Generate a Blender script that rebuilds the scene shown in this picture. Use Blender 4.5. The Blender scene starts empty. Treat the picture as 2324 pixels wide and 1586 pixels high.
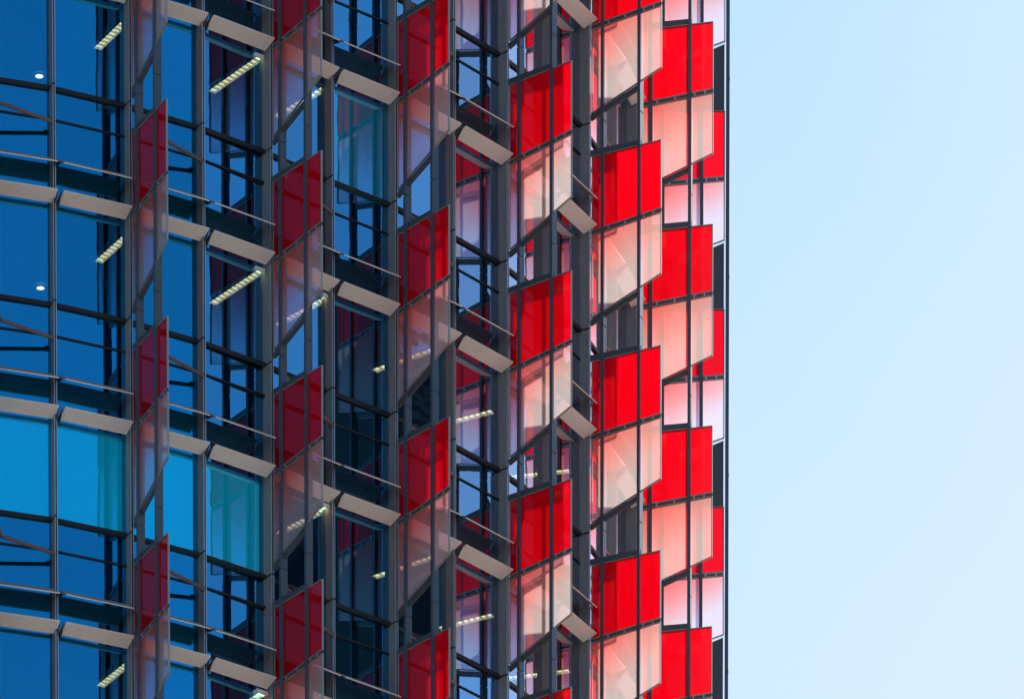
import bpy, math, random
from mathutils import Vector, Matrix
random.seed(7)
scene = bpy.context.scene
COL = scene.collection

# ------------------------------------------------------------------ camera
PXW = 2324.0                                  # width in which the photo was measured
F_PX, VP, TILT = 18987.117, 12211.815, 5.9948
cam_d = bpy.data.cameras.new('camera')
cam = bpy.data.objects.new('camera', cam_d); COL.objects.link(cam)
cam_d.sensor_fit = 'HORIZONTAL'; cam_d.sensor_width = 36.0
cam_d.lens = 36.0 * F_PX / PXW
cam_d.shift_x = 0.0
cam_d.shift_y = (VP - 793.0) / PXW
cam_d.clip_start = 1.0; cam_d.clip_end = 20000.0
cam.location = (0, 0, 0)
cam.rotation_euler = (math.radians(90 - TILT), 0, 0)
scene.camera = cam

# ------------------------------------------------------------------ light
SUN_AZ, SUN_EL = 55.4, 39.5                   # azimuth from +X towards +Y
w = bpy.data.worlds.new('World'); scene.world = w; w.use_nodes = True
nt = w.node_tree; nt.nodes.clear()
def N(nt, t, **kw):
    n = nt.nodes.new(t)
    for k, v in kw.items(): setattr(n, k, v)
    return n
sky = N(nt, 'ShaderNodeTexSky', sky_type='NISHITA', sun_disc=False)
sky.sun_elevation = math.radians(SUN_EL); sky.sun_rotation = math.radians(90 - SUN_AZ)
sky.altitude = 0; sky.air_density = 1.0; sky.dust_density = 0.6; sky.ozone_density = 1.6
hs = N(nt, 'ShaderNodeHueSaturation'); hs.inputs['Hue'].default_value = 0.484; hs.inputs['Saturation'].default_value = 1.05; hs.inputs['Value'].default_value = 1.0
nt.links.new(sky.outputs[0], hs.inputs['Color'])
PIV = 4.6                                     # deepen the sky away from the sun: contrast about this radiance
v1 = N(nt, 'ShaderNodeVectorMath', operation='SCALE'); v1.inputs['Scale'].default_value = 1 / PIV
gm = N(nt, 'ShaderNodeGamma'); gm.inputs[1].default_value = 1.3
v2 = N(nt, 'ShaderNodeVectorMath', operation='SCALE'); v2.inputs['Scale'].default_value = PIV * 1.08
nt.links.new(hs.outputs[0], v1.inputs[0]); nt.links.new(v1.outputs[0], gm.inputs[0]); nt.links.new(gm.outputs[0], v2.inputs[0])
# thin high veil of cloud lying low to the right of the tower
tc = N(nt, 'ShaderNodeTexCoord')
dt = N(nt, 'ShaderNodeVectorMath', operation='DOT_PRODUCT')
va, ve = math.radians(77), math.radians(19)
dt.inputs[1].default_value = (math.cos(ve) * math.cos(va), math.cos(ve) * math.sin(va), math.sin(ve))
nz = N(nt, 'ShaderNodeTexNoise'); nz.inputs['Scale'].default_value = 6.0; nz.inputs['Detail'].default_value = 5; nz.inputs['Roughness'].default_value = 0.5
ad = N(nt, 'ShaderNodeMath', operation='MULTIPLY_ADD'); ad.inputs[1].default_value = 0.03
mr = N(nt, 'ShaderNodeMapRange', interpolation_type='SMOOTHSTEP')
mr.inputs['From Min'].default_value = .970; mr.inputs['From Max'].default_value = 1.010; mr.inputs['To Max'].default_value = .9
mx = N(nt, 'ShaderNodeMixRGB'); mx.inputs[2].default_value = (4.7, 5.4, 5.95, 1)
nt.links.new(tc.outputs['Generated'], dt.inputs[0]); nt.links.new(tc.outputs['Generated'], nz.inputs['Vector'])
nt.links.new(nz.outputs[0], ad.inputs[0]); nt.links.new(dt.outputs['Value'], ad.inputs[2]); nt.links.new(ad.outputs[0], mr.inputs[0])
nt.links.new(mr.outputs[0], mx.inputs[0]); nt.links.new(v2.outputs[0], mx.inputs[1])
bg = N(nt, 'ShaderNodeBackground'); bg.inputs[1].default_value = 0.115
wo = N(nt, 'ShaderNodeOutputWorld')
nt.links.new(mx.outputs[0], bg.inputs[0]); nt.links.new(bg.outputs[0], wo.inputs[0])

sl = bpy.data.lights.new('sun', 'SUN'); sl.energy = 5.0; sl.angle = math.radians(0.5); sl.color = (1, .95, .88)
so = bpy.data.objects.new('sun', sl); COL.objects.link(so)
sd = Vector((math.cos(math.radians(SUN_EL)) * math.cos(math.radians(SUN_AZ)), math.cos(math.radians(SUN_EL)) * math.sin(math.radians(SUN_AZ)), math.sin(math.radians(SUN_EL))))
so.rotation_euler = sd.to_track_quat('Z', 'Y').to_euler(); so.location = (60, 120, 200)

scene.view_settings.view_transform = 'Standard'; scene.view_settings.look = 'None'
scene.view_settings.exposure = 0.50; scene.view_settings.gamma = 1.0
scene.cycles.max_bounces = 12; scene.cycles.transparent_max_bounces = 24; scene.cycles.glossy_bounces = 6
scene.cycles.transmission_bounces = 8

# ------------------------------------------------------------------ materials
def newmat(name):
    m = bpy.data.materials.new(name); m.use_nodes = True
    t = m.node_tree; t.nodes.clear(); o = t.nodes.new('ShaderNodeOutputMaterial')
    return m, t, o
def metal(name, col, rough=0.45, metallic=0.0, var=0.12, spec=0.5, streak=True):
    m, t, o = newmat(name)
    p = N(t, 'ShaderNodeBsdfPrincipled'); p.inputs['Roughness'].default_value = rough; p.inputs['Metallic'].default_value = metallic
    p.inputs['Specular IOR Level'].default_value = spec
    c = N(t, 'ShaderNodeTexCoord'); mp = N(t, 'ShaderNodeMapping'); mp.inputs['Scale'].default_value = (9, 9, .9) if streak else (3, 3, 3)
    n = N(t, 'ShaderNodeTexNoise'); n.inputs['Scale'].default_value = 2.2; n.inputs['Detail'].default_value = 5
    r = N(t, 'ShaderNodeMapRange'); r.inputs['From Min'].default_value = .3; r.inputs['From Max'].default_value = .7
    r.inputs['To Min'].default_value = 1 - var; r.inputs['To Max'].default_value = 1 + var
    v = N(t, 'ShaderNodeVectorMath', operation='SCALE'); v.inputs[0].default_value = col
    L = t.links.new
    L(c.outputs['Object'], mp.inputs[0]); L(mp.outputs[0], n.inputs['Vector']); L(n.outputs[0], r.inputs[0]); L(r.outputs[0], v.inputs['Scale'])
    L(v.outputs[0], p.inputs['Base Color']); L(p.outputs[0], o.inputs[0])
    return m
M = {}
M['mullion'] = metal('mullion_paint', (.20, .195, .195), .5, 0.0)
M['silver'] = metal('bright_edge_metal', (.50, .52, .56), .35, .7, .08)
M['mast'] = metal('mast_paint', (.062, .075, .098), .38, 0.0)
M['trim'] = metal('panel_trim_metal', (.30, .30, .27), .4, .3)
M['beam'] = metal('beam_paint', (.062, .072, .085), .45)
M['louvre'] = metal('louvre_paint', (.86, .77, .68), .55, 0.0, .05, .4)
M['louvre_shaded'] = metal('shaded_louvre_paint', (.36, .31, .28), .5)  # wide louvre's paint with shade put into the colour, dims its mirror image
M['louvre_dark'] = metal('louvre_end_paint', (.05, .05, .06), .5)
M['strut'] = metal('strut_bronze', (.16, .11, .10), .45, .2)
M['slab'] = metal('slab_edge', (.06, .065, .07), .8)
M['ceiling'] = metal('ceiling_tiles', (.13, .13, .13), .9, 0, .04)
M['carpet'] = metal('office_carpet', (.05, .05, .06), .95)
M['core'] = metal('core_wall', (.05, .05, .065), .8)
M['slate'] = metal('slate_panel', (.055, .065, .08), .5, 0, .08)
M['housing'] = metal('light_housing', (.75, .75, .70), .5)
M['transom'] = metal('transom_paint', (.018, .019, .024), .6, 0, .1, .3)

def glassmat(name, refl, trans, fac):
    m, t, o = newmat(name); L = t.links.new
    tr = N(t, 'ShaderNodeBsdfTransparent'); tr.inputs[0].default_value = (*trans, 1)
    g = N(t, 'ShaderNodeBsdfGlossy'); g.inputs[0].default_value = (*refl, 1); g.inputs['Roughness'].default_value = 0.0
    c = N(t, 'ShaderNodeNewGeometry')
    n = N(t, 'ShaderNodeTexNoise'); n.inputs['Scale'].default_value = .9; n.inputs['Detail'].default_value = 2
    b = N(t, 'ShaderNodeBump'); b.inputs['Strength'].default_value = 1.0; b.inputs['Distance'].default_value = .004
    L(c.outputs['Position'], n.inputs['Vector']); L(n.outputs[0], b.inputs['Height']); L(b.outputs[0], g.inputs['Normal'])
    lw = N(t, 'ShaderNodeFresnel'); lw.inputs[0].default_value = 1.5
    r = N(t, 'ShaderNodeMapRange'); r.inputs['From Min'].default_value = .04; r.inputs['From Max'].default_value = .6
    r.inputs['To Min'].default_value = fac; r.inputs['To Max'].default_value = 1.0
    L(lw.outputs[0], r.inputs[0])
    r2 = N(t, 'ShaderNodeMapRange'); r2.inputs['From Min'].default_value = .044; r2.inputs['From Max'].default_value = .075; L(lw.outputs[0], r2.inputs[0])
    tint = N(t, 'ShaderNodeMixRGB'); tint.inputs[1].default_value = (*refl, 1); tint.inputs[2].default_value = (.75, .72, .85, 1)
    L(r2.outputs[0], tint.inputs[0])
    oi = N(t, 'ShaderNodeObjectInfo'); rr = N(t, 'ShaderNodeMapRange'); L(oi.outputs['Random'], rr.inputs[0]); rr.inputs['To Min'].default_value = .84; rr.inputs['To Max'].default_value = 1.06
    vs = N(t, 'ShaderNodeVectorMath', operation='SCALE'); L(tint.outputs[0], vs.inputs[0]); L(rr.outputs[0], vs.inputs['Scale']); L(vs.outputs[0], g.inputs[0])
    mx = N(t, 'ShaderNodeMixShader'); L(r.outputs[0], mx.inputs[0]); L(tr.outputs[0], mx.inputs[1]); L(g.outputs[0], mx.inputs[2])
    L(mx.outputs[0], o.inputs[0]); return m
M['glass'] = glassmat('tinted_window_glass', (.03, .52, .92), (.50, .82, .90), .70)

rad0 = math.radians
RF_R, RF_I, RF_M = .9, .8, (.38, .14)      # forward-scattering share of the tinted panes
def panelmat(name, red):
    """Coloured translucent glass: light from behind glows through it."""
    m, t, o = newmat(name); L = t.links.new
    c = N(t, 'ShaderNodeTexCoord'); s = N(t, 'ShaderNodeSeparateXYZ'); L(c.outputs['Object'], s.inputs[0])
    mp = N(t, 'ShaderNodeMapping'); mp.inputs['Scale'].default_value = (7, 7, .8); L(c.outputs['Object'], mp.inputs[0])
    n = N(t, 'ShaderNodeTexNoise'); n.inputs['Scale'].default_value = 2.0; n.inputs['Detail'].default_value = 4; L(mp.outputs[0], n.inputs['Vector'])
    if red:
        r = N(t, 'ShaderNodeValToRGB'); L(n.outputs[0], r.inputs[0])
        r.color_ramp.elements[0].position = .3; r.color_ramp.elements[1].position = .7
        r.color_ramp.elements[0].color = (.74, .0, .006, 1); r.color_ramp.elements[1].color = (.84, .0, .008, 1)
        colour = r.outputs[0]
        tfac = None
    else:
        # frit printed in red at the head of the pane, thinning to white at its foot
        a = N(t, 'ShaderNodeMath', operation='MULTIPLY_ADD'); a.inputs[1].default_value = -0.60; a.inputs[2].default_value = -0.94
        L(s.outputs['Z'], a.inputs[0])
        a2 = N(t, 'ShaderNodeMath', operation='MULTIPLY_ADD'); a2.inputs[1].default_value = 0.34; L(s.outputs['X'], a2.inputs[0]); L(a.outputs[0], a2.inputs[2])
        a3 = N(t, 'ShaderNodeMath', operation='MULTIPLY_ADD'); a3.inputs[1].default_value = 0.16; L(n.outputs[0], a3.inputs[0]); L(a2.outputs[0], a3.inputs[2])
        mp2 = N(t, 'ShaderNodeMapping'); mp2.inputs['Rotation'].default_value = (0, rad0(38), 0); mp2.inputs['Scale'].default_value = (1.2, 1, 26); L(c.outputs['Object'], mp2.inputs[0])
        n2 = N(t, 'ShaderNodeTexNoise'); n2.inputs['Scale'].default_value = 1.3; n2.inputs['Detail'].default_value = 5; L(mp2.outputs[0], n2.inputs['Vector'])
        a4 = N(t, 'ShaderNodeMath', operation='MULTIPLY_ADD'); a4.inputs[1].default_value = 0.16; L(n2.outputs[0], a4.inputs[0]); L(a3.outputs[0], a4.inputs[2]); a3 = a4
        r = N(t, 'ShaderNodeValToRGB'); L(a3.outputs[0], r.inputs[0])
        e = r.color_ramp.elements
        e[0].position = 0.12; e[0].color = (.85, .05, .05, 1)
        e[1].position = 1.0; e[1].color = (.98, .90, .84, 1)
        x = e.new(.30); x.color = (.97, .20, .16, 1)
        x = e.new(.66); x.color = (.99, .49, .42, 1)
        colour = r.outputs[0]
        r2 = N(t, 'ShaderNodeMapRange'); L(a3.outputs[0], r2.inputs[0])
        r2.inputs['From Min'].default_value = 0.05; r2.inputs['From Max'].default_value = 1
        r2.inputs['To Min'].default_value = .40; r2.inputs['To Max'].default_value = .66
        tfac = r2.outputs[0]
    oi = N(t, 'ShaderNodeObjectInfo'); rr = N(t, 'ShaderNodeMapRange'); L(oi.outputs['Random'], rr.inputs[0])
    rr.inputs['To Min'].default_value = .88 if red else .93; rr.inputs['To Max'].default_value = 1.06 if red else 1.02
    vs = N(t, 'ShaderNodeVectorMath', operation='SCALE'); L(colour, vs.inputs[0]); L(rr.outputs[0], vs.inputs['Scale']); colour = vs.outputs[0]
    tl = N(t, 'ShaderNodeBsdfTranslucent'); L(colour, tl.inputs[0])
    df = N(t, 'ShaderNodeBsdfDiffuse'); 
    if red: df.inputs[0].default_value = (.12, .004, .018, 1)
    else:
        dc = N(t, 'ShaderNodeValToRGB'); L(a3.outputs[0], dc.inputs[0])
        dc.color_ramp.elements[0].color = (.16, .006, .01, 1); dc.color_ramp.elements[1].color = (.14, .08, .10, 1); L(dc.outputs[0], df.inputs[0])
    rf = N(t, 'ShaderNodeBsdfRefraction'); rf.inputs['Roughness'].default_value = RF_R; rf.inputs['IOR'].default_value = RF_I; L(colour, rf.inputs[0])
    m0 = N(t, 'ShaderNodeMixShader'); m0.inputs[0].default_value = RF_M[0] if red else RF_M[1]; L(tl.outputs[0], m0.inputs[1]); L(rf.outputs[0], m0.inputs[2])
    m1 = N(t, 'ShaderNodeMixShader'); m1.inputs[0].default_value = .10 if red else .06; L(m0.outputs[0], m1.inputs[1]); L(df.outputs[0], m1.inputs[2])
    last = m1.outputs[0]
    tr = N(t, 'ShaderNodeBsdfTransparent')
    tr.inputs[0].default_value = (.45, .01, .03, 1) if red else (.88, .62, .72, 1)
    m2 = N(t, 'ShaderNodeMixShader'); L(last, m2.inputs[1]); L(tr.outputs[0], m2.inputs[2])
    if red: m2.inputs[0].default_value = .08
    else:
        tc2 = N(t, 'ShaderNodeValToRGB'); L(a3.outputs[0], tc2.inputs[0]); q = tc2.color_ramp.elements
        q[0].color = (.75, .04, .08, 1); q[1].color = (.86, .62, .78, 1); q[1].position = 1.0; y = q.new(.5); y.color = (.88, .18, .26, 1); L(tc2.outputs[0], tr.inputs[0])
    if red: pass
    else: L(tfac, m2.inputs[0])
    last = m2.outputs[0]
    g = N(t, 'ShaderNodeBsdfGlossy'); g.inputs[0].default_value = (1, 1, 1, 1); g.inputs['Roughness'].default_value = .06
    fr = N(t, 'ShaderNodeFresnel'); fr.inputs[0].default_value = 1.36
    m3 = N(t, 'ShaderNodeMixShader'); L(fr.outputs[0], m3.inputs[0]); L(last, m3.inputs[1]); L(g.outputs[0], m3.inputs[2])
    L(m3.outputs[0], o.inputs[0]); return m
M['red'] = panelmat('red_glass', True)
M['frit'] = panelmat('fritted_glass', False)

def emit(name, col, s):
    m, t, o = newmat(name); e = N(t, 'ShaderNodeEmission'); e.inputs[0].default_value = (*col, 1); e.inputs[1].default_value = s
    t.links.new(e.outputs[0], o.inputs[0]); return m
M['lamp'] = emit('lamp_glow', (1, .66, .34), 3.8)
M['downlamp'] = emit('downlight_glow', (1, .75, .6), 6.5)
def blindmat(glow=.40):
    m, t, o = newmat('blind_fabric_glow'); L = t.links.new
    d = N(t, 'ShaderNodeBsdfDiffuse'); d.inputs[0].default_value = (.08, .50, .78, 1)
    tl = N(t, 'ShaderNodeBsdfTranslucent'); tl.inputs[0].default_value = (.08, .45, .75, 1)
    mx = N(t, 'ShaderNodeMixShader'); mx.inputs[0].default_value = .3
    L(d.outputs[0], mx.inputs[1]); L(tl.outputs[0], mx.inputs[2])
    em = N(t, 'ShaderNodeEmission'); em.inputs[0].default_value = (.0, .76, .98, 1); em.inputs[1].default_value = glow   # glow put into the fabric, standing in for light on the blind
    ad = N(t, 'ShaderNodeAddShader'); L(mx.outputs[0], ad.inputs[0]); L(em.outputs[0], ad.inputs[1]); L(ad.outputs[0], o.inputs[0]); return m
M['blind'] = blindmat(); M['blind_dim'] = blindmat(.13)  # same fabric twice, the second with less added glow
def groundmat():
    m, t, o = newmat('city_ground'); L = t.links.new
    p = N(t, 'ShaderNodeBsdfPrincipled'); p.inputs['Roughness'].default_value = .9
    c = N(t, 'ShaderNodeTexCoord'); n = N(t, 'ShaderNodeTexNoise'); n.inputs['Scale'].default_value = .03; n.inputs['Detail'].default_value = 8
    r = N(t, 'ShaderNodeValToRGB'); r.color_ramp.elements[0].color = (.20, .185, .165, 1); r.color_ramp.elements[1].color = (.36, .335, .30, 1)
    L(c.outputs['Object'], n.inputs['Vector']); L(n.outputs[0], r.inputs[0]); L(r.outputs[0], p.inputs['Base Color']); L(p.outputs[0], o.inputs[0]); return m
M['ground'] = groundmat()
def towermat():
    m, t, o = newmat('neighbour_facade'); L = t.links.new
    p = N(t, 'ShaderNodeBsdfPrincipled'); p.inputs['Roughness'].default_value = .7; p.inputs['Specular IOR Level'].default_value = .15
    c = N(t, 'ShaderNodeTexCoord'); b = N(t, 'ShaderNodeTexBrick'); b.offset = 0
    mp = N(t, 'ShaderNodeMapping'); mp.inputs['Rotation'].default_value = (math.radians(90), 0, 0)
    b.inputs['Color1'].default_value = (.012, .014, .02, 1); b.inputs['Color2'].default_value = (.02, .022, .03, 1); b.inputs['Mortar'].default_value = (.05, .05, .055, 1)
    b.inputs['Scale'].default_value = 1; b.inputs['Brick Width'].default_value = 3; b.inputs['Row Height'].default_value = 4; b.inputs['Mortar Size'].default_value = .25
    L(c.outputs['Object'], mp.inputs[0]); L(mp.outputs[0], b.inputs['Vector']); L(b.outputs[0], p.inputs['Base Color']); L(p.outputs[0], o.inputs[0]); return m
M['neighbour'] = towermat()

# ------------------------------------------------------------------ mesh helpers
class MB:
    def __init__(s): s.v = []; s.f = []; s.m = []
    def box(s, x0, x1, y0, y1, z0, z1, tf=None, mi=0):
        pts = [(x, y, z) for z in (z0, z1) for x, y in ((x0, y0), (x1, y0), (x1, y1), (x0, y1))]
        s.hexa(pts, tf, mi)
    def hexa(s, pts, tf=None, mi=0):
        b = len(s.v)
        for p in pts: s.v.append(tuple(tf @ Vector(p)) if tf else tuple(p))
        for f in ((0, 3, 2, 1), (4, 5, 6, 7), (0, 1, 5, 4), (1, 2, 6, 5), (2, 3, 7, 6), (3, 0, 4, 7)):
            s.f.append(tuple(b + i for i in f)); s.m.append(mi)
    def poly(s, pts, mi=0):
        b = len(s.v); s.v += [tuple(p) for p in pts]; s.f.append(tuple(range(b, b + len(pts)))); s.m.append(mi)
    def prism(s, pts, z0, z1, mi=0):
        n = len(pts); b = len(s.v)
        s.v += [(x, y, z0) for x, y in pts] + [(x, y, z1) for x, y in pts]
        s.f.append(tuple(b + i for i in range(n))[::-1]); s.m.append(mi)
        s.f.append(tuple(b + n + i for i in range(n))); s.m.append(mi)
        for i in range(n):
            j = (i + 1) % n; s.f.append((b + i, b + j, b + n + j, b + n + i)); s.m.append(mi)
    def tube(s, a, b_, r, n=8, mi=0):
        a = Vector(a); b_ = Vector(b_); d = (b_ - a).normalized()
        u = d.cross(Vector((0, 0, 1)));
        if u.length < .01: u = Vector((1, 0, 0))
        u.normalize(); q = d.cross(u); b = len(s.v)
        for P in (a, b_):
            for i in range(n):
                th = 2 * math.pi * i / n; s.v.append(tuple(P + (u * math.cos(th) + q * math.sin(th)) * r))
        for i in range(n):
            j = (i + 1) % n; s.f.append((b + i, b + j, b + n + j, b + n + i)); s.m.append(mi)
        s.f.append(tuple(b + i for i in range(n))[::-1]); s.m.append(mi); s.f.append(tuple(b + n + i for i in range(n))); s.m.append(mi)
    def mesh(s, name, mats, bevel=0):
        me = bpy.data.meshes.new(name); me.from_pydata(s.v, [], s.f)
        for mm in (mats if isinstance(mats, (list, tuple)) else [mats]): me.materials.append(mm)
        for p, i in zip(me.polygons, s.m): p.material_index = i
        me.update(); return me
def link(name, me, parent=None, loc=None, rz=None):
    o = bpy.data.objects.new(name, me); COL.objects.link(o)
    if parent: o.parent = parent
    if loc is not None: o.location = loc
    if rz is not None: o.rotation_euler = (0, 0, rz)
    return o
def tag(o, label=None, cat=None, group=None, kind=None):
    if label: o['label'] = label
    if cat: o['category'] = cat
    if group: o['group'] = group
    if kind: o['kind'] = kind
    return o

# ------------------------------------------------------------------ the plan of the curved facade
Z0, H, L = 85.2694, 4.0, 1.615                # head of the red glass on storey 0, storey height, fin reach
def rad(a): return math.radians(a)
R = {1: (-7.491, 174.148), 2: (-4.771, 175.933), 3: (-2.324, 177.979), 4: (-.083, 180.338), 5: (1.612, 183.138), 6: (2.636, 186.201), 7: (2.936, 189.419)}
PH = {0: 18.0, 1: 28.02, 2: 38.84, 3: 41.14, 4: 52.71, 5: 64.6, 6: 77.91, 7: 90.73}
def step(p, a, d): return (p[0] + d * math.cos(rad(a)), p[1] + d * math.sin(rad(a)))
M0 = step(R[1], 24.5, -1.61); R[0] = step(M0, 17.5, -1.62)
MID = {0: M0, 1: (-6.086, 174.972), 2: (-3.575, 176.99), 3: (-1.162, 179.119)}
for i in (4, 5, 6):
    A, B = Vector(R[i]), Vector(R[i + 1]); t = (B - A).normalized(); n = Vector((t.y, -t.x)); q = (A + B) / 2 + n * .07
    MID[i] = (q.x, q.y)
NODES = []                                     # R0 M0 R1 M1 ... R7
for i in range(7): NODES += [R[i], MID[i]]
NODES.append(R[7])
GLASS = -.22                                   # the glass lies this far behind the mullion fronts
def half(j):
    A, B = Vector(NODES[j]), Vector(NODES[j + 1]); t = (B - A); ln = t.length; t.normalize()
    return A, B, ln, math.atan2(t.y, t.x)      # local x along the facade, local -y outwards
ZLO, ZHI = Z0 - 17.4, Z0 + 20.6
GROUND = -1.6

# ------------------------------------------------------------------ ground
g = MB(); g.poly([(-6000, -6000, 0), (6000, -6000, 0), (6000, 6000, 0), (-6000, 6000, 0)])
o = link('ground', g.mesh('ground', M['ground']), None, (0, 0, GROUND)); tag(o, kind='structure')

# ------------------------------------------------------------------ the tower
tower = bpy.data.objects.new('office_tower', None); COL.objects.link(tower)
tag(tower, 'curved glass office tower with red and pink glass sun fins and beige louvres', 'building')
BACK = [(2.2, 203.0), (-14.0, 203.0), (-14.0, 176.0)]
def offset_path(off):
    out = []
    for k in range(len(NODES)):
        a = []
        if k > 0: a.append(half(k - 1)[3])
        if k < len(NODES) - 1: a.append(half(k)[3])
        an = sum(a) / len(a); out.append((NODES[k][0] + off * math.sin(an), NODES[k][1] - off * math.cos(an)))
    return out
path = offset_path(-.42)
core = [(-12.5, 181.0), (-6.5, 183.5), (-3.0, 187.5), (-1.5, 193.0), (-1.5, 202.5), (-12.5, 202.5)]
for k in range(-5, 5):
    zt = Z0 - .84 - k * H
    b = MB(); b.prism(path + BACK, zt - .58, zt); link('floor_slab', b.mesh('floor_slab', M['slab']), tower)
    b = MB(); b.prism(offset_path(-.50) + BACK, zt - .66, zt - .585); link('ceiling', b.mesh('ceiling', M['ceiling']), tower)
b = MB(); b.prism(core, GROUND, ZHI); link('core_wall', b.mesh('core_wall', M['core']), tower)
b = MB(); b.prism(offset_path(-.30) + BACK, GROUND, Z0 - 17.45); link('lower_storeys', b.mesh('lower_storeys', M['slate']), tower)
b = MB(); b.box(-14.3, -14.02, 170.5, 203, ZLO, ZHI); b.box(-14, 2.2, 203.02, 203.3, ZLO, ZHI); link('rear_wall', b.mesh('rear_wall', M['slate']), tower)

# mullions: deep boxes standing out from the glass, bright edge strips, a joint at each storey
JZ = [Z0 + .64 - k * H for k in range(-5, 5)]
def segs(gap=.018):
    zs = sorted([ZLO] + [z for z in JZ if ZLO < z < ZHI] + [ZHI])
    return [(a + (gap if i else 0), b - gap) for i, (a, b) in enumerate(zip(zs, zs[1:]))]
mb = MB(); ed = MB()
for a, b_ in segs():
    mb.box(-.027, .027, .012, -GLASS + .12, a, b_)
    ed.box(-.029, -.015, -.010, .0115, a, b_); ed.box(.013, .029, -.010, .0115, a, b_)
mb.box(-.0125, .0125, -.002, -GLASS + .10, ZLO, ZHI, mi=1)
mull_me = mb.mesh('mullion', [M['mullion'], M['transom']]); edge_me = ed.mesh('mullion_edge', M['silver'])
for k, p in enumerate(NODES):
    an = PH[k // 2] if k % 2 == 0 else math.degrees((half(k - 1)[3] + half(k)[3]) / 2)
    o = link('mullion', mull_me, tower, (p[0], p[1], 0), rad(an)); link('edge_strip', edge_me, o)

# masts through the sun fins
ms = MB()
for a, b_ in segs(.012): ms.box(-.034, .034, -.035, .125, a, b_)
ms.box(-.022, .022, -.02, .11, ZLO, ZHI)
for k, z in enumerate(JZ):
    ms.box(.0342, .040, .02, .05, z - .66, z - .54)
mast_me = ms.mesh('mast', M['mast'])
def fin_frame(i): return PH[i]
# local fin frame: x outwards, y = away from the viewer's side reversed (+y towards the viewer side), z up, origin at the root, head of red glass
for i in range(0, 8):
    a = rad(PH[i] - 90)                        # local x = outwards
    for d in (.29, 1.12):
        p = (R[i][0] + d * math.cos(a), R[i][1] + d * math.sin(a))
        link('mast', mast_me, tower, (p[0], p[1], 0), a)
# fin meshes (local x outwards; local -y is the viewer's side, +y behind)
# outwards = angle PH-90; y axis = angle PH -> along the facade, away from the viewer
def fin_meshes():
    def sheet(c, y): 
        b = MB(); b.poly([(x, y, z) for x, z in c]); return b
    red_c = [(.035, -1.455), (1.615, -1.33), (1.615, 0), (.035, 0)]
    frt_c = [(.035, -3.16), (1.615, -2.61), (1.615, -1.395), (.035, -1.53)]
    def border(c, wdt=.015, y0=-.004, y1=.036):
        b = MB(); n = len(c); cx = sum(p[0] for p in c) / n; cz = sum(p[1] for p in c) / n
        inn = [(x + (wdt if x < cx else -wdt), z + (wdt if z < cz else -wdt)) for x, z in c]
        for k in range(n):
            j = (k + 1) % n
            (x0, z0), (x1, z1), (u1, w1), (u0, w0) = c[k], c[j], inn[j], inn[k]
            b.hexa([(x0, y0, z0), (x1, y0, z1), (u1, y0, w1), (u0, y0, w0), (x0, y1, z0), (x1, y1, z1), (u1, y1, w1), (u0, y1, w0)])
        return b
    fb = MB(); hb = MB()
    # head beam, foot beam (root to outer mast) and the joint rail between the two panes
    hb.hexa([(-.0, .036, .02), (1.085, .036, .02), (1.085, .096, .02), (-.0, .096, .02), (-.0, .036, .14), (1.085, .036, .12), (1.085, .096, .12), (-.0, .096, .14)])
    def sl(x, r, t): return r + (t - r) * x / 1.615
    x0, x1 = .0, 1.085
    fb.hexa([(x0, .036, sl(x0, -3.28, -2.72)), (x1, .036, sl(x1, -3.28, -2.72)), (x1, .086, sl(x1, -3.28, -2.72)), (x0, .086, sl(x0, -3.28, -2.72)),
             (x0, .036, sl(x0, -3.175, -2.625)), (x1, .036, sl(x1, -3.175, -2.625)), (x1, .086, sl(x1, -3.175, -2.625)), (x0, .086, sl(x0, -3.175, -2.625))])
    jr = MB()
    s0, s1 = .03, 1.61
    za, zb = sl(s0, -1.515, -1.383), sl(s1, -1.515, -1.383); zc, zd = sl(s0, -1.468, -1.342), sl(s1, -1.468, -1.342)
    jr.hexa([(s0, .012, za), (s1, .012, zb), (s1, .030, zb), (s0, .030, za), (s0, .012, zc), (s1, .012, zd), (s1, .030, zd), (s0, .030, zc)])
    cl = MB()
    cl.box(-.016, .016, -.012, .04, -.022, .022)
    return dict(head=hb.mesh('head_beam', M['beam']), foot=fb.mesh('foot_beam', M['beam']), red=sheet(red_c, .016).mesh('red_pane', M['red']), frit=sheet(frt_c, .016).mesh('fritted_pane', M['frit']),
                rt=border(red_c).mesh('red_trim', M['trim']), ft=border(frt_c).mesh('frit_trim', M['trim']), rail=jr.mesh('joint_rail', M['beam']), clip=cl.mesh('clip', M['silver']))
FM = fin_meshes()
inf = MB(); inf.hexa([(.03, .012, -3.99), (1.60, .012, -3.99), (1.60, .03, -3.99), (.03, .03, -3.99), (.03, .012, -3.30), (1.60, .012, -2.66), (1.60, .03, -2.66), (.03, .03, -3.30)])
inf_me = inf.mesh('slate_infill', M['slate'])
KR = {0: (-2, 3), 1: (-2, 3), 2: (-3, 3), 3: (-3, 3), 4: (-4, 3), 5: (-4, 2), 6: (-4, 2), 7: (-4, 1)}
for i in range(0, 8):
    a = rad(PH[i] - 90)
    for k in range(KR[i][0], KR[i][1] + 1):
        z = Z0 - k * H
        fin = link('sun_fin', None, tower, (R[i][0], R[i][1], z), a)
        link('head_beam', FM['head'], fin); link('foot_beam', FM['foot'], fin)
        r_ = link('red_pane', FM['red'], fin); link('red_trim', FM['rt'], fin)
        f_ = link('fritted_pane', FM['frit'], fin); link('fritted_trim', FM['ft'], fin)
        link('joint_rail', FM['rail'], fin)
        for x in (.42, .80, 1.22, 1.44): link('clip', FM['clip'], fin, (x, 0, -1.493 + .13 * x / 1.615))
        if i == 7: link('slate_infill', inf_me, fin)
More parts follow.
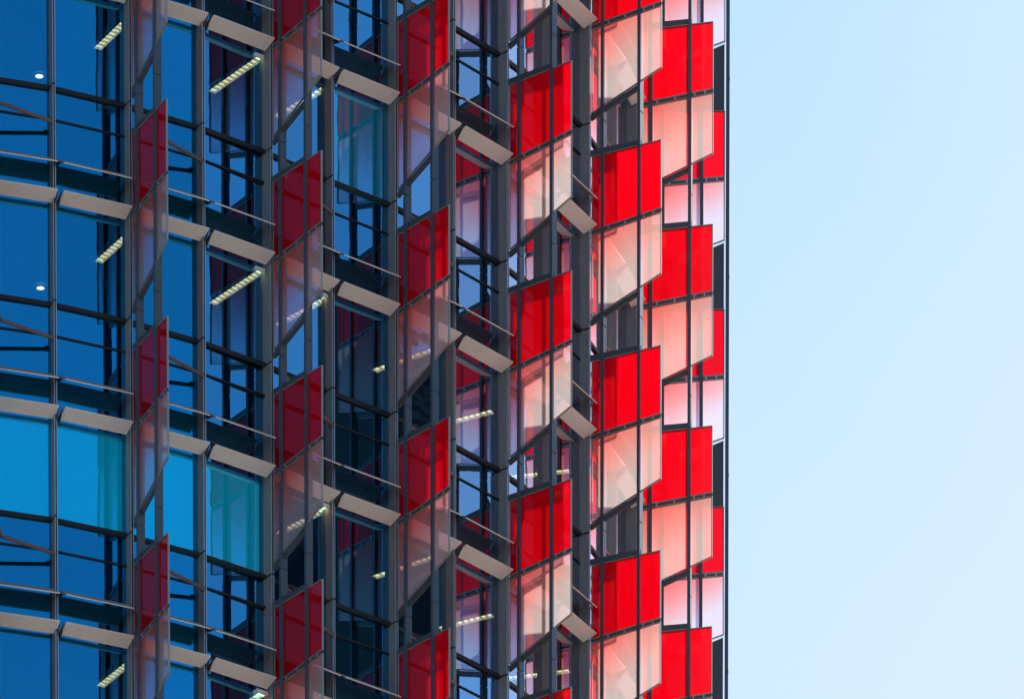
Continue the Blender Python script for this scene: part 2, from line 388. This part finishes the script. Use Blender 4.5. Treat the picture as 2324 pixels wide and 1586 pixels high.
b = MB(); b.box(1.635, 1.71, -.03, .06, ZLO, ZHI)
for z in JZ: b.box(1.71, 1.717, -.01, .03, z - .03, z + .03)
link('end_post', b.mesh('end_post', M['mast']), tower, (R[7][0], R[7][1], 0), rad(PH[7] - 90))

# windows, louvres and struts in every half bay
KW = {j: (-2, 3) if j < 4 else (-3, 3) if j < 8 else (-4, 3) for j in range(14)}
for j in range(14):
    A, B, ln, an = half(j)
    left = (j % 2 == 0)                        # half bay next to the fin on its left
    # glass unit for a storey: local x along, y inwards, z from this storey's transom up to the next
    gp = MB(); y = -GLASS
    yw = {3: .045}.get(j, 0)                   # the second bay's unit is set slightly askew
    gp.poly([(.03, y, .0), (ln - .03, y + yw, .0), (ln - .03, y + yw, 4.0), (.03, y, 4.0)])
    gp_me = gp.mesh('pane', M['glass'])
    fr = MB()
    fr.box(.033, ln - .033, y - .05, y - .006, -.035, .03)
    fr.box(.033, ln - .033, y - .03, y - .006, .034, .055)
    fr_me = fr.mesh('transom', M['transom'])
    rl = MB(); rl.box(.033, ln - .033, y - .022, y - .005, 4.0 - .58, 4.0 - .545)
    rl.box(.033, ln - .033, y + .02, y + .10, 4.0 - .60, 4.0 - .53)
    rl_me = rl.mesh('rail', M['transom'])
    sp = MB(); sp.box(.034, ln - .034, y + .06, y + .13, 2.46, 2.555); sp_me = sp.mesh('slab_cover', M['transom'])
    sp = MB()
    for k in range(KW[j][0], KW[j][1] + 1):
        z = Z0 + .64 - k * H
        wn = link('window', gp_me, tower, (A.x, A.y, z), an)
        link('transom', fr_me, wn); link('rail', rl_me, wn); link('slab_cover', sp_me, wn)
    # louvre blades
    s0, s1 = (.10, ln + .015) if left else (.13, ln - .05)
    def blade(yo, zo, yi, zi, th=.024, mi=0, th2=None):
        d = Vector((0, yi - yo, zi - zo)).normalized(); nn = Vector((0, -d.z, d.y)) * th
        if nn.z < 0: nn = -nn
        b = MB(); rim = .022
        e = d * rim; n2 = nn * ((th2 or th) / th)
        P = [Vector((s0, yo, zo)), Vector((s1, yo, zo)), Vector((s1 - .02, yi, zi)), Vector((s0 - .02, yi, zi))]
        b.hexa([P[0] + e, P[1] + e, P[2], P[3], P[0] + e + nn, P[1] + e + nn, P[2] + n2, P[3] + n2], mi=mi)
        # rounded nose
        b.hexa([P[0] + nn * .15, P[1] + nn * .15, P[1] + e * .99, P[0] + e * .99, P[0] + nn * .85, P[1] + nn * .85, P[1] + e * .99 + nn, P[0] + e * .99 + nn])
        return b
    lo = blade(-.20, -1.40, .11, -1.515, .022, th2=.06).mesh('wide_louvre', M['louvre'])
    up = blade(-.20, -.895, .11, -.705, mi=1).mesh('slim_louvre', [M['louvre'], M['louvre_shaded']])
    def bracket(zs):
        b = MB()
        for x in (((s0 - .055, s0 - .03),) if not left else ((s1 + .004, s1 + .02),)):
            b.hexa([(x[0], .19, zs[0] + .02), (x[1], .19, zs[0] + .02), (x[1], .0, zs[1] - .03), (x[0], .0, zs[1] - .03),
                    (x[0], .19, zs[0] + .12), (x[1], .19, zs[0] + .12), (x[1], -.16, zs[2]), (x[0], -.16, zs[2])])
        return b
    lb = bracket((-1.66, -1.56, -1.41)).mesh('louvre_bracket', M['louvre_dark'])
    ub = bracket((-.80, -.82, -.865)).mesh('louvre_bracket', M['louvre_dark'])
    if j < 12:
        for k in range(KW[j][0], KW[j][1] + (1 if j < 8 else 0)):
            z = Z0 - k * H
            o = link('wide_louvre', lo, tower, (A.x, A.y, z), an); link('bracket', lb, o)
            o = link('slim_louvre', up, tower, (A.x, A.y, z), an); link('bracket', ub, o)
    if left and j < 12:
        st = MB()
        K = Vector((.42, -.37, -.06)); E = Vector((ln - .04, -.01, -.07))
        st.tube(K, E, .036, 10); st.tube(K, K + Vector((-.10, 0, .26)), .036, 10); st.tube(K + Vector((-.10, 0, .26)), Vector((.12, -.29, .30)), .028)
        st.box(ln - .10, ln - .035, -.04, .04, -.11, -.03)
        st_me = st.mesh('strut', M['strut'])
        for k in range(KW[j][0], KW[j][1] + (1 if j < 8 else 0)):
            link('strut', st_me, tower, (A.x, A.y, Z0 - k * H), an)

# ------------------------------------------------------------------ ceiling lights, downlights, blinds
CZ = 2.50                                       # underside of the ceiling above the storey datum
def lightmeshes(ln):
    h = MB(); w = .13
    h.box(-.0, ln, -w, -w + .045, -.06, .012); h.box(-.0, ln, w - .045, w, -.06, .012)
    h.box(-.05, -.0, -w, w, -.06, .012); h.box(ln, ln + .03, -w, w, -.06, .012)
    h.box(0, ln, -w + .045, w - .045, .0, .012)
    d = MB(); d.poly([(0, -w + .045, -.008), (ln, -w + .045, -.008), (ln, w - .045, -.008), (0, w - .045, -.008)])
    s = MB(); n = int(ln / .135)
    for q in range(1, n): s.box(q * ln / n - .006, q * ln / n + .006, -w + .047, w - .047, -.055, -.010)
    return h, d, s
def ceiling_light(inner, outer, k, label, ln_extra=.0):
    I, O = Vector(inner), Vector(outer); d = O - I; ln = d.length + ln_extra; a = math.atan2(d.y, d.x)
    t = bpy.data.objects.new('ceiling_light', None); COL.objects.link(t); t.location = (I.x, I.y, Z0 + CZ - .06 - k * H); t.rotation_euler = (0, 0, a)
    tag(t, label, 'ceiling light', 'lit office ceiling lights behind the glass')
    h, dd, s = lightmeshes(ln)
    link('housing', h.mesh('housing', M['housing']), t); link('diffuser', dd.mesh('diffuser', M['lamp']), t); link('baffle', s.mesh('baffle', M['housing']), t)
CL = [((-8.2, 175.70), (-7.5, 174.53), 0, 'lit louvred ceiling light in the topmost window left of the leftmost red fins'),
      ((-8.2, 175.66), (-7.5, 174.50), 1, 'lit louvred ceiling light left of the leftmost red fins, one storey above the cyan windows'),
      ((-8.2, 175.62), (-7.5, 174.46), 3, 'lit louvred ceiling light low at the left, one storey below the cyan windows'),
      ((-6.0, 177.33), (-5.0, 176.05), 0, 'longest lit ceiling light near the top, between the first and second columns of red fins'),
      ((-6.0, 177.32), (-5.0, 176.04), 1, 'long lit ceiling light just above the cyan windows, right of the first fin column'),
      ((-6.0, 177.24), (-5.0, 175.96), 3, 'lit ceiling light cut by the bottom edge of the photo, below the cyan windows'),
      ((-4.73, 178.2), (-3.7, 177.1), 1, 'lit ceiling light seen through the pink pane of the second fin column, upper one'),
      ((-4.72, 178.15), (-3.7, 177.05), 2, 'lit ceiling light seen through the pink pane of the second fin column, lower one'),
      ((-4.74, 178.3), (-3.75, 177.2), 0, 'faint lit ceiling light behind the topmost pink pane of the second fin column'),
      ((-2.80, 180.05), (-1.6, 179.2), 1, 'lit ceiling light seen through the pink pane of the third fin column, upper one'),
      ((-2.80, 180.0), (-1.6, 179.15), 2, 'lit ceiling light seen through the pink pane of the third fin column, lower one'),
      ((-1.5, 182.35), (-.40, 181.75), 1, 'lit ceiling light in the pinkish window between third and fourth fin columns, upper one'),
      ((-1.5, 182.28), (-.40, 181.68), 2, 'lit ceiling light in the pinkish window between third and fourth fin columns, lower one'),
      ((-.11, 184.6), (1.2, 184.3), 1, 'short lit ceiling light glimpsed behind the fourth fin column, upper one'),
      ((-.11, 184.55), (1.2, 184.2), 2, 'short lit ceiling light glimpsed behind the fourth fin column, lower one')]
for a_, b_, k, lb_ in CL: ceiling_light(a_, b_, k, lb_)
for k, lb_ in ((0, 'small round white downlight in the upper leftmost window'), (1, 'small round white downlight in the leftmost window above the cyan one')):
    t = bpy.data.objects.new('downlight', None); COL.objects.link(t); t.location = (-9.42, 176.87 - .03 * k, Z0 + CZ - .02 - k * H)
    tag(t, lb_, 'downlight', 'round downlights')
    r_ = MB(); n = 24
    for q in range(n):
        a0, a1 = 2 * math.pi * q / n, 2 * math.pi * (q + 1) / n
        c0, s0_, c1, s1_ = math.cos(a0), math.sin(a0), math.cos(a1), math.sin(a1)
        r_.hexa([(.08 * c0, .08 * s0_, -.03), (.115 * c0, .115 * s0_, -.03), (.115 * c1, .115 * s1_, -.03), (.08 * c1, .08 * s1_, -.03),
                 (.08 * c0, .08 * s0_, 0), (.115 * c0, .115 * s0_, 0), (.115 * c1, .115 * s1_, 0), (.08 * c1, .08 * s1_, 0)])
    link('ring', r_.mesh('ring', M['housing']), t)
    l_ = MB(); l_.poly([(.079 * math.cos(2 * math.pi * q / n), .079 * math.sin(2 * math.pi * q / n), -.012) for q in range(n)]); link('lens', l_.mesh('lens', M['downlamp']), t)
BL = [(0, 2, 'roller blind glowing cyan in the leftmost window of the third storey'),
      (1, 2, 'roller blind glowing cyan beside the leftmost red fins'),
      (2, 2, 'narrow roller blind glowing cyan just right of the leftmost red fins'),
      (3, 2, 'cyan roller blind left of the second column of red fins'),
      (5, 0, 'dim teal roller blind near the top between second and third red fin columns')]
for j, k, lb_ in BL:
    A, B, ln, an = half(j)
    b = MB(); seg = 26; y = -GLASS + .17
    pts = [(.06 + (ln - .12) * q / seg, y + .006 * math.sin(q * 1.1)) for q in range(seg + 1)]
    for (x0, y0), (x1, y1) in zip(pts, pts[1:]): b.poly([(x0, y0, -3.30), (x1, y1, -3.30), (x1, y1, -1.50), (x0, y0, -1.50)])
    t = bpy.data.objects.new('roller_blind', None); COL.objects.link(t); t.location = (A.x, A.y, Z0 - (k - 1) * H + 0); t.rotation_euler = (0, 0, an)
    tag(t, lb_, 'blind', 'roller blinds behind the glass')
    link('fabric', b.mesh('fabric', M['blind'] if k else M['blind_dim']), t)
    b = MB(); b.tube((.06, y, -1.50), (ln - .06, y, -1.50), .03); b.tube((.06, y, -3.31), (ln - .06, y, -3.31), .012); link('roller', b.mesh('roller', M['housing']), t)

# ------------------------------------------------------------------ the neighbouring tower mirrored in the glass
b = MB()
b.box(0, 25, -24, -9.8, 0, 153.5); b.box(0.3, 25, -9.8, 4.9, 0, 146.5); b.box(-.3, 25, 4.9, 23, 0, 150)
for q in range(12): b.box(-.8, -.305, -23.5 + 4 * q, -23.0 + 4 * q, 0, 146.3)
az = rad(-6)
o = link('neighbouring_tower', b.mesh('neighbouring_tower', M['neighbour']), None, (-3 + 140 * math.cos(az), 178 + 140 * math.sin(az), GROUND), az)
tag(o, 'dark neighbouring tower seen only as a wavy reflection in the lower windows', 'building')
